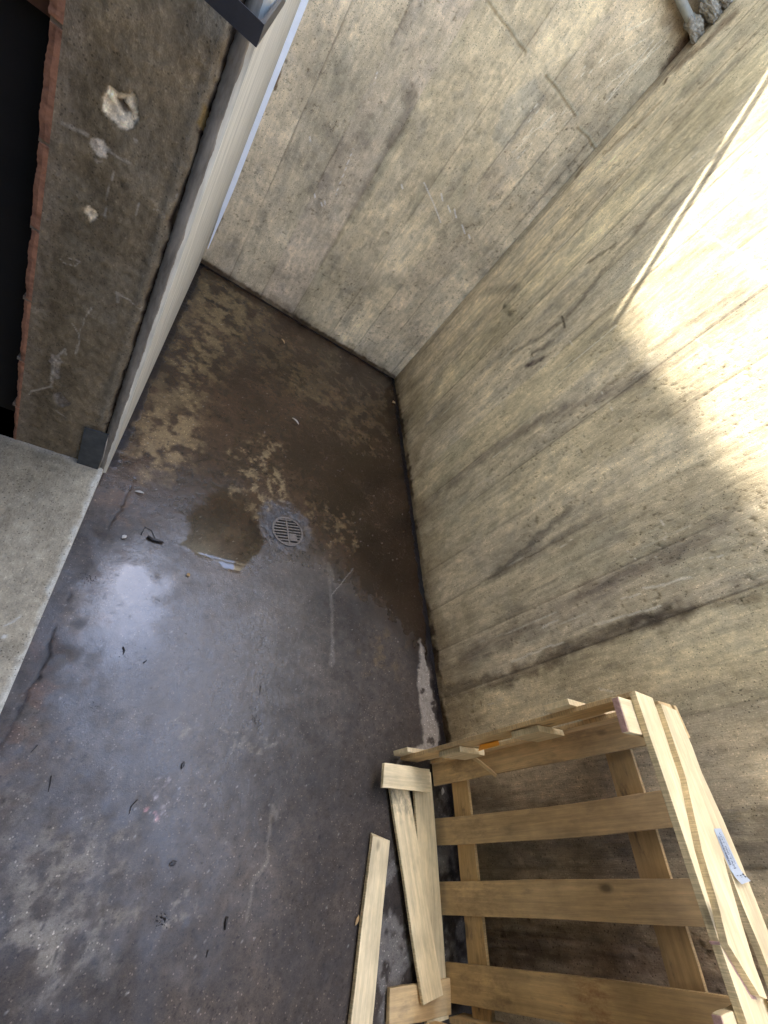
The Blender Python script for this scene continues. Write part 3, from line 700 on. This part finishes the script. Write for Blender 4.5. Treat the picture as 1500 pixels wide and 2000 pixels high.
# white strip in the corner between plaster face and end wall
zs = np.linspace(.12, 2.6, 40); mb = MB()
P = [(-1.690 + .0015*math.sin(z*5), -.006, z) for z in zs]
for i, p in enumerate(P):
    wv = .0165*min(1, (p[2]-.05)/.5)
    mb.v += [(p[0]-wv, p[1]+.004, p[2]), (p[0]-wv, p[1]-.006, p[2]), (p[0]+wv, p[1]-.006, p[2]), (p[0]+wv, p[1]+.004, p[2])]
for i in range(len(P)-1):
    for k in range(4): a = 4*i+k; b2 = 4*i+(k+1) % 4; mb.f.append((a, b2, b2+4, a+4))
mb.f.append((0,3,2,1)); mb.f.append((len(mb.v)-4, len(mb.v)-3, len(mb.v)-2, len(mb.v)-1))
o = mb.build('plastic_strip', M_white); tag(o, 'narrow white plastic strip running up the corner beside the pale plaster wall', 'cable trunking')

# ------------------------------------------------------------------ drain
dr = empty('floor_drain', (dcx, dcy, 0)); tag(dr, 'round rusty grated drain set in the wet floor', 'drain')
def ringmesh(r0, r1, z0, z1, seg=56):
    mb = MB(); 
    for k in range(seg):
        c, s_ = math.cos(2*math.pi*k/seg), math.sin(2*math.pi*k/seg)
        mb.v += [(r0*c, r0*s_, z0), (r1*c, r1*s_, z0), (r1*c, r1*s_, z1), (r0*c, r0*s_, z1)]
    for k in range(seg):
        a = 4*k; b2 = 4*((k+1) % seg)
        for j in range(4): mb.f.append((a+j, b2+j, b2+(j+1) % 4, a+(j+1) % 4))
    return mb
ringmesh(.0755, .086, -.02, .0045).build('rim', M_iron, dr)
g = MB(); rot = R_(12)
rin = .077
for k in range(9):
    y = -.068 + k*.017; hw = math.sqrt(max(rin*rin - y*y, 0))
    c, s_ = math.cos(rot), math.sin(rot)
    def bar_(x0, x1, yy, hh, zt):
        n = len(g.v)
        for zz in (zt-.012, zt):
            for (x, y_) in ((x0, yy-hh), (x1, yy-hh), (x1, yy+hh), (x0, yy+hh)):
                g.v.append((x*c-y_*s_, x*s_+y_*c, zz))
        g.f += [tuple(n+i for i in q_) for q_ in ((0,3,2,1),(4,5,6,7),(0,1,5,4),(1,2,6,5),(2,3,7,6),(3,0,4,7))]
    bar_(-hw, hw, y, .0040, .0020)
bar_(-.0045, .0045, 0, rin, .0038)
bar_(.006, .047, -.033, .0215, .0032)
g.build('grate', M_iron, dr)
mb = MB()
seg = 40; mb.v = [(.084*math.cos(2*math.pi*k/seg), .084*math.sin(2*math.pi*k/seg), z_) for z_ in (-.0, -.10) for k in range(seg)]
mb.f = [(k, (k+1) % seg, seg+(k+1) % seg, seg+k) for k in range(seg)] + [tuple(range(seg, 2*seg))]
mb.build('sump', M_hole, dr)

# ------------------------------------------------------------------ pipes entering the side wall
pg = empty('conduit_pipes', (0, 0, 2.6)); tag(pg, 'bundle of grey pipes with mortar lumps entering the side wall at the top right corner', 'pipes')
def lump(cx, cy, cz, rx, ry, rz, seed):
    rs = random.Random(seed); mb = MB(); nu, nv = 26, 14
    ph = [rs.uniform(0, 6.28) for _ in range(8)]
    for j in range(nv+1):
        t = math.pi*j/nv
        for i in range(nu):
            a = 2*math.pi*i/nu
            d = 1 + .16*math.sin(3*a+ph[0]+2*t) + .13*math.sin(5*t+ph[1]+a) + .10*math.sin(9*a+ph[2])*math.sin(7*t+ph[3]) + rs.uniform(-.11, .11)*math.sin(t)
            mb.v.append((cx+rx*d*math.cos(t), cy+ry*d*math.sin(t)*math.cos(a), cz+rz*d*math.sin(t)*math.sin(a)-2.6))
    for j in range(nv):
        for i in range(nu): mb.f.append((j*nu+i, j*nu+(i+1) % nu, (j+1)*nu+(i+1) % nu, (j+1)*nu+i))
    return mb
for k, (y, z_, r_) in enumerate(((-.045, 2.565, .0195), (-.050, 2.645, .0205), (-.045, 2.715, .018))):
    MB().tube([(-1.66, y+.01, z_-2.6+.0), (-.8, y+.004, z_-2.6), (-.02, y, z_-2.6)], r_, 20).build('pipe', M_pipe, pg, True)
    lump(-.050, y, z_, .068, .030+.004*k, .032+.004*k, 20+k).build('mortar_lump', M_lump, pg, False)

# low white rail along the top of the end wall
rl = empty('low_rail', (-.9, .0, WT)); tag(rl, 'low white rail on short posts along the far wall top, mirrored in the puddle', 'railing')
mb = MB().box(-.95, 1.1, -.010, .002, .040, .082); mb.build('rail', M_rail, rl)
for x in np.arange(-.8, 1.1, .3):
    MB().box(x-.008, x+.008, -.009, -.001, -.004, .0395).build('post', M_rail, rl)

# ------------------------------------------------------------------ the ground round the pit, the far end of the pit
g = MB(); g.box(.25, 60, -60, 60, WT-.25, WT-.03); g.box(-60, .25, .25, 60, WT-.25, WT-.03); g.box(-60, -6.06, -60, .25, WT-.25, WT-.03)
o = g.build('ground', M_ground); tag(o, kind='structure')
o = MB().box(-1.738, .25, -7.3, -7.0, -.2, WT-.002).build('concrete_wall', M_conc); tag(o, 'plain concrete wall closing the near end of the pit behind the camera', 'wall', 'concrete walls round the pit')

# ------------------------------------------------------------------ wooden crate
OC = Vector((-.03, -3.0, 0.0))
CX = Vector((1, -.065, -.02)); CY = Vector((.065, .9975, .034)); CZ = Vector((.0235, .02, .9995))
def cp(a, b, c): return OC + CX*a + CY*b + CZ*c
crate = empty('wooden_crate', OC); tag(crate, 'open crate of pale rough sawn boards standing on end against the streaky wall', 'crate')
def board(name, p0, p1, wdir, wid, th, mat, parent=crate, base=OC, seed=0, bow=0.0, sag=0.0, jag=.004, taper=(0, 0)):
    """plank from p0 to p1 (centre line), local x along it, y across, z through"""
    rs = random.Random(seed*7+3)
    x = (p1-p0); L = x.length; x.normalize(); z = x.cross(wdir).normalized(); y = z.cross(x).normalized()
    n = 26; mb = MB(); ph = rs.uniform(0, 6)
    for i in range(n+1):
        t = i/n; e0 = rs.uniform(-1, 1)*.0003; e1 = rs.uniform(-1, 1)*.0003
        wob = math.sin(t*5+ph)*.0012 + math.sin(t*13+ph*2)*.0006
        w0 = wid/2*(1 + taper[0]*(1-t) + taper[1]*t)
        oy = bow*math.sin(math.pi*t); oz = sag*math.sin(math.pi*t)
        for (yy, zz) in ((-w0-e0, -th/2), (w0+e1, -th/2), (w0+e1, th/2), (-w0-e0, th/2)):
            dx = 0
            if i in (0, n): dx = rs.uniform(-jag, jag)
            mb.v.append((t*L+dx, yy+wob+oy, zz+oz))
    for i in range(n):
        for k in range(4):
            a = 4*i+k; b2 = 4*i+(k+1) % 4; mb.f.append((a, b2, b2+4, a+4))
    mb.f.append((0, 3, 2, 1)); mb.f.append((4*n, 4*n+1, 4*n+2, 4*n+3))
    o = mb.build(name, mat, parent)
    M = Matrix.Identity(4)
    for i in range(3): M[i][0] = x[i]; M[i][1] = y[i]; M[i][2] = z[i]; M[i][3] = p0[i]-base[i]
    o.matrix_local = M
    md = o.modifiers.new('soft_edges', 'BEVEL'); md.width = .0009; md.segments = 1; md.limit_method = 'ANGLE'
    return o
TH = .014
# back slats (standing upright) and the battens behind them
for i, (b0, b1) in enumerate(((.006, -.090), (-.208, -.300), (-.416, -.514), (-.640, -.740))):
    bc = (b0+b1)/2
    s_ = board('slat', cp(-.092, bc, .018), cp(-.035, bc, 1.094), CY, abs(b1-b0), TH, M_slat2 if i == 3 else M_slat, seed=10+i, bow=(.004, -.006, .003, .006)[i])
for i, (c0, c1) in enumerate(((.112, .204), (.814, .905))):
    board('batten', cp(-.0175 if i else -.071, .02, (c0+c1)/2), cp(-.0175 if i else -.071, -.79, (c0+c1)/2+(.01 if i == 0 else 0)), CZ, c1-c0, TH, M_wood_d, seed=20+i)
# far side: two boards on edge with cleats outside
board('side_board', cp(-.250, .002, .03), cp(-.240, .004, 1.085), CX, .098, TH, M_wood, seed=30)
board('side_board', cp(-.085, .002, .03), cp(-.085, .002, 1.085), CX, .076, TH, M_wood, seed=31)
for i, (c0, c1) in enumerate(((.030, .120), (.815, .905))):
    o = board('side_cleat', cp(-.335, .019, (c0+c1)/2), cp(-.01, .019, (c0+c1)/2), CZ, c1-c0, .018, M_wood_l, seed=40+i)
for i, c in enumerate((.31, .68)):
    board('side_block', cp(-.208, -.017, c-.055), cp(-.208, -.017, c+.062), CX, .146, .020, M_wood_l, seed=44+i)
# near side boards
board('side_board', cp(-.232, -.775, .05), cp(-.232, -.775, 1.085), CX, .098, TH, M_wood, seed=32)
board('side_board', cp(-.085, -.775, .05), cp(-.085, -.775, 1.085), CX, .076, TH, M_wood, seed=33)
# bottom boards and cleats
board('bottom_board', cp(-.318, -.045, .022), cp(-.205, -.716, .062), CX, .104, TH, M_wood_g, seed=50, taper=(0, -.08))
board('bottom_board', cp(-.186, -.045, .040), cp(-.158, -.775, .030), CX, .104, TH, M_wood_l, seed=51)
board('bottom_cleat', cp(-.437, -.076, .083), cp(-.184, -.080, .083), CY, .086, .015, M_wood_l, seed=52)
board('bottom_cleat', cp(-.378, -.715, .036), cp(-.098, -.722, .036), CY, .088, .016, M_wood, seed=53)
# top boards and cleats
board('top_board', cp(-.295, -.005, 1.108), cp(-.295, -.80, 1.108), CX, .100, .018, M_wood_l, seed=60)
def plate(name, outline, c0, c1, mat, mats=None):
    me_v = []; k = len(outline)
    for cc in (c0, c1):
        for (a, b) in outline:
            p = cp(a, b, cc(a, b) if callable(cc) else cc); me_v.append(tuple(p-OC))
    # re-express in a frame whose x runs along the board
    fr = Matrix(((0,1,0),(-1,0,0),(0,0,1)))
    me_v = [tuple(fr @ Vector(v_)) for v_ in me_v]
    f = [tuple(range(k-1, -1, -1)), tuple(range(k, 2*k))] + [(i, (i+1) % k, k+(i+1) % k, k+i) for i in range(k)]
    o = mesh_obj(name, me_v, f, mat, crate); o.matrix_local = fr.inverted().to_4x4()
    return o
def jitter(pts, amt, seed, step=.02):
    rs = random.Random(seed); out = []
    for i in range(len(pts)):
        (x0, y0), (x1, y1) = pts[i], pts[(i+1) % len(pts)]; L = math.hypot(x1-x0, y1-y0); n = max(1, int(L/step))
        for k in range(n):
            t = k/n; out.append((x0+(x1-x0)*t+(rs.uniform(-amt, amt) if k else 0), y0+(y1-y0)*t+(rs.uniform(-amt, amt) if k else 0)))
    return out
split = [(-.244,-.029),(-.248,-.101),(-.257,-.214),(-.314,-.357),(-.330,-.458),(-.348,-.510),(-.322,-.542),(-.285,-.590),(-.252,-.599),
         (-.254,-.549),(-.238,-.474),(-.216,-.397),(-.206,-.372),(-.200,-.397),(-.201,-.465),(-.190,-.529),(-.190,-.580),(-.185,-.68),(-.18,-.79),
         (-.108,-.79),(-.112,-.60),(-.110,-.472),(-.110,-.390),(-.118,-.296),(-.140,-.193),(-.136,-.125),(-.150,-.034)]
t2 = plate('top_board', jitter(split, .0005, 5), 1.1175, 1.133, M_wood_l)
t2['label'] = 'split top board with a printed paper label'
br_ = [(-.350,-.508),(-.325,-.546),(-.287,-.596),(-.262,-.600),(-.270,-.585),(-.305,-.540),(-.335,-.505)]
plate('splintered_edge', jitter(br_, .0015, 6, .012), 1.098, 1.1172, M_pink)
board('top_cleat', cp(-.412, -.070, 1.088), cp(-.17, -.066, 1.088), CY, .088, .019, M_wood_l, seed=61)
plate('end_grain', [(-.4150,-.028),(-.4125,-.028),(-.4125,-.112),(-.4150,-.112)], 1.0795, 1.0965, M_pink)
board('top_cleat', cp(-.398, -.650, 1.088), cp(-.17, -.650, 1.088), CY, .090, .019, M_wood_l, seed=62)
plate('end_grain', [(-.4010,-.606),(-.3985,-.606),(-.3985,-.694),(-.4010,-.694)], 1.0795, 1.0965, M_pink)
# nails as short dark dents
for (a, b, c) in ((-.0425,-.235,.50),(-.0425,-.275,.86),(-.0425,-.235,.83),(-.0425,-.03,.86),(-.0425,-.06,.84),(-.0425,-.45,.84),(-.0425,-.49,.88),(-.0425,-.665,.84),(-.0425,-.70,.87)):
    p = cp(a, b, c)-OC; q = p + CZ*.016 + CY*.004*random.choice((-1, 1))
    MB().tube([p, (p+q)/2, q], [.0006, .0016, .0006], 6).build('nail', M_twig, crate)
# printed label: grey-white paper, lifted at its near end
lab = MB(); n = 8
Lp = [(-.205,-.317),(-.160,-.316),(-.134,-.419),(-.196,-.423)]
for i in range(n+1):
    t = i/n; l = Vector(Lp[0]).lerp(Vector(Lp[3]), t); r_ = Vector(Lp[1]).lerp(Vector(Lp[2]), t)
    c = 1.1345 + (0 if t < .7 else .012*((t-.7)/.3)**2)
    lab.v += [tuple(cp(l[0], l[1], c)-OC-t2.location), tuple(cp(r_[0], r_[1], c)-OC-t2.location)]
for i in range(n): lab.f.append((2*i, 2*i+1, 2*i+3, 2*i+2))
fr = Matrix(((0,1,0),(-1,0,0),(0,0,1)))
def lab_obj(mb, name, mat, parent):
    mb.v = [tuple(fr @ Vector(v_)) for v_ in mb.v]
    return mb.build(name, mat, parent)
lo = lab_obj(lab, 'paper_label', M_label, t2)
def lab_pt(s_, t, lift=.0008):      # s across (0 left .. 1 right), t along (0 top .. 1 bottom)
    l = Vector(Lp[0]).lerp(Vector(Lp[3]), t); r_ = Vector(Lp[1]).lerp(Vector(Lp[2]), t); q = l.lerp(r_, s_)
    return cp(q[0], q[1], 1.1345+lift+(0 if t < .7 else .012*((t-.7)/.3)**2))-OC
ink = MB()
def inkq(s0, s1, t0, t1):
    n = len(ink.v); ink.v += [tuple(lab_pt(*q)) for q in ((s0,t0),(s1,t0),(s1,t1),(s0,t1))]; ink.f.append((n, n+3, n+2, n+1))
rs = random.Random(8); t = .14
while t < .66:
    wd = rs.choice((.005, .009, .014)); inkq(.10, .30, t, t+wd); t += wd + rs.choice((.006, .010))
def text_mesh(txt, s_base, t0, size_s, len_t):
    cu = bpy.data.curves.new('txt', 'FONT'); cu.body = txt; cu.size = 1.0
    to = bpy.data.objects.new('txt', cu); COL.objects.link(to)
    me = bpy.data.meshes.new_from_object(to.evaluated_get(bpy.context.evaluated_depsgraph_get()))
    vv = [v_.co.copy() for v_ in me.vertices]; ff = [tuple(p.vertices) for p in me.polygons]
    bpy.data.objects.remove(to); bpy.data.curves.remove(cu)
    if not vv: return
    x0 = min(v_.x for v_ in vv); x1 = max(v_.x for v_ in vv); y1 = max(v_.y for v_ in vv)
    n = len(ink.v)
    for v_ in vv:      # the writing runs down the strip, tops of the letters to the right
        ink.v.append(tuple(lab_pt(s_base + size_s*v_.y/y1, t0 + len_t*(v_.x-x0)/(x1-x0))))
    ink.f += [tuple(n+i for i in f_) for f_ in ff]
bpy.context.view_layer.update()
text_mesh('VOT 000 TAM', .40, .07, .20, .68)
text_mesh('000 000 1000 0000 000', .74, .16, .07, .52)
inkq(.80, .96, .86, .885); inkq(.80, .96, .89, .895); inkq(.80, .96, .905, .93); inkq(.50, .66, .87, .885); inkq(.5, .6, .90, .91); inkq(.2, .36, .86, .87)
lab_obj(ink, 'printing', M_ink, lo)
# small scraps resting on the crate
mb = MB(); q = [cp(-.224,-.010,.425), cp(-.222,-.010,.516), cp(-.178,-.014,.485), cp(-.176,-.016,.372)]
mb.v = [tuple(p-q[0]) for p in q] + [tuple(p-q[0]+CY*.002) for p in q]; mb.f = [(0,1,2,3),(7,6,5,4),(0,4,5,1),(1,5,6,2),(2,6,7,3),(3,7,4,0)]
o = mb.build('plastic_tag', M_orange); o.location = q[0]; tag(o, 'torn orange plastic tag caught on the inside of the crate side', 'plastic scrap')
q0 = cp(-.13, -.022, .30); q1 = cp(-.085, -.095, .372)
o = board('wood_splinter', q0, q1, CZ, .018, .003, M_wood, parent=None, base=Vector((0,0,0)), seed=70); tag(o, 'short loose splinter of wood leaning inside the crate side', 'wood splinter')

# loose plank on the floor
A0 = Vector(hit((743,1634), 2, .02)); A1 = Vector(hit((690,2120), 2, .02))
o = board('loose_plank', A0, A1, Vector((1,.12,0)), .083, .018, M_wood_l, parent=None, base=Vector((0,0,0)), seed=80, jag=.006)
tag(o, 'single pale plank lying on the dark floor beside the crate', 'plank')

# ------------------------------------------------------------------ litter on the floor
def leaf(px, size, ang, label, cat='leaf', mat=M_leaf, z=.004, name='fallen_leaf', slim=.42):
    p = hit(px, 2, 0); mb = MB(); n = 7; rs = random.Random(int(px[0]))
    for i in range(n+1):
        t = i/n; hw = size*slim*math.sin(math.pi*min(max(t, .04), .97))**.8*rs.uniform(.85, 1.1)
        for s_ in (-1, 0, 1): mb.v.append(((t-.5)*size, s_*hw, abs(s_)*size*.12 + .10*size*math.sin(3*t)))
    for i in range(n):
        for k in range(2): a = 3*i+k; mb.f.append((a, a+1, a+4, a+3))
    o = mb.build(name, mat, None, True); o.location = (p[0], p[1], z); o.rotation_euler = (0, 0, ang)
    sd = o.modifiers.new('thick', 'SOLIDIFY'); sd.thickness = .0012
    tag(o, label, cat, 'dry leaves and scraps lying on the floor')
leaf((768,787), .035, .6, 'curled pale brown leaf at the foot of the pit corner')
leaf((552,668), .045, -1.0, 'narrow yellowish dry leaf on the brown floor below the far wall', slim=.18)
leaf((367,1124), .016, .3, 'tiny yellow fragment beside the bright wet patch', 'leaf', slim=.5)
leaf((576,824), .055, -.6, 'long whitish husk on the dark floor above the drain', 'husk', M_pale, slim=.12)
leaf((272,963), .034, .1, 'small whitish feather-like scrap beside the doorstep corner', 'scrap', M_pale, name='pale_scrap', slim=.16)
leaf((242,1050), .022, .9, 'crumpled white scrap left of the drain, near the dark twig clump', 'scrap', M_pale, name='pale_scrap', slim=.35)
leaf((695,1797), .030, 1.0, 'small straw-coloured chip left of the loose plank', 'wood chip', M_leaf, name='wood_chip', slim=.2)
leaf((860,1546), .030, 1.2, 'white scrap of paper between crate and wall foot', 'scrap', M_pale, name='pale_scrap', z=.01, slim=.3)
leaf((337,1686), .020, .3, 'small dark leaf lying alone in the grey middle of the floor', 'leaf', M_twig, slim=.35)
leaf((356,1495), .022, 1.4, 'small dark seed upright on the bluish floor', 'seed', M_twig, name='seed', slim=.22)
def twig(pts, r, label, name='twig', cat='twig', mat=M_twig):
    P = [Vector(hit(p, 2, 0)) + Vector((0, 0, r+.0015)) for p in pts]; o0 = P[0].copy()
    mb = MB().tube([p-o0 for p in P], [r]*(len(P)-1)+[r*.5], 6); o = mb.build(name, mat, None, True); o.location = o0; tag(o, label, cat, 'twigs lying on the floor')
twig([(287,1050),(298,1056),(308,1058),(318,1062)], .007, 'thick dark clump of wet bark left of the puddle', 'bark_piece', 'bark')
twig([(275,1045),(283,1030),(296,1037),(302,1052)], .0016, 'thin bent twig attached over the bark clump left of the puddle')
twig([(100,1515),(98,1530),(94,1547)], .0016, 'thin straight dark twig at the left of the floor')
twig([(268,1562),(256,1575),(252,1590)], .0016, 'thin curved dark twig above the pink smear')
twig([(73,1456),(60,1470)], .0016, 'short thin twig near the left frame edge')
twig([(443,1790),(440,1802),(438,1816)], .0045, 'stubby dark twig lying in the lower middle of the floor')
twig([(240,1264),(243,1272),(240,1278)], .0025, 'tiny curled dark piece inside the bright wet patch')
twig([(280,1295),(286,1290)], .0025, 'tiny dark piece below the bright wet patch')
twig([(509,1340),(507,1358)], .0014, 'hair-thin dark twig in the middle of the floor')
twig([(406,1855),(402,1870)], .0022, 'small dark twig at the bottom of the floor')
# moss-like crumbs
def crumbs(px, n, spread, size, label, name='dirt_clump', cat='dirt'):
    p = hit(px, 2, 0); mb = MB(); rs = random.Random(int(px[0]*3+px[1]))
    for i in range(n):
        x, y = rs.gauss(0, spread), rs.gauss(0, spread*.7); s_ = size*.6*rs.uniform(.4, 1.3); k = len(mb.v)
        for q in ((1,0,0),(-.5,.8,0),(-.5,-.8,.1),(.1,0,1)):
            mb.v.append((x+q[0]*s_*rs.uniform(.6,1.3), y+q[1]*s_, q[2]*s_*.8))
        mb.f += [(k, k+1, k+3), (k+1, k+2, k+3), (k+2, k, k+3), (k, k+2, k+1)]
    o = mb.build(name, M_twig); o.location = (p[0], p[1], .001); tag(o, label, cat, 'clumps of dirt on the floor')
crumbs((315,1797), 40, .010, .004, 'round dark clump of dirt in the lower middle of the floor')
crumbs((498,1406), 34, .011, .0035, 'dark speckled clump of dirt in the centre of the floor')
crumbs((175,1130), 46, .012, .0035, 'dark flat clump of dirt by the broken floor edge near the doorstep')
crumbs((233,1278), 10, .010, .003, 'few dark crumbs at the bottom of the bright wet patch')
crumbs((305,1172), 18, .012, .0026, 'scatter of dark crumbs at the right rim of the bright wet patch')
crumbs((190,1380), 16, .014, .003, 'loose dark crumbs between bright patch and doorstep')
# grit: nobody could count it
mb = MB(); rs = random.Random(12)
for i in range(1100):
    x = rs.uniform(-1.70, -.02); y = rs.uniform(-3.8, -.03)
    if i % 3 == 0: x = -abs(rs.gauss(0, .03)) - .008
    s_ = rs.uniform(.0006, .0018)*(2.2 if rs.random() < .04 else 1); k = len(mb.v)
    if math.hypot(x-dcx, y-dcy) < .09: continue
    for q in ((1,0,0),(-.5,.8,0),(-.5,-.8,.1),(.1,0,1)): mb.v.append((x+q[0]*s_*rs.uniform(.6,1.4), y+q[1]*s_, .0006+q[2]*s_*.8))
    mb.f += [(k, k+1, k+3), (k+1, k+2, k+3), (k+2, k, k+3), (k, k+2, k+1)]
o = mb.build('grit', plain_mat('mixed_grit', (.17, .14, .11), .8, var=.8, scale=8)); tag(o, 'fine grit scattered over the pit floor and along the wall foot', 'grit', kind='stuff')
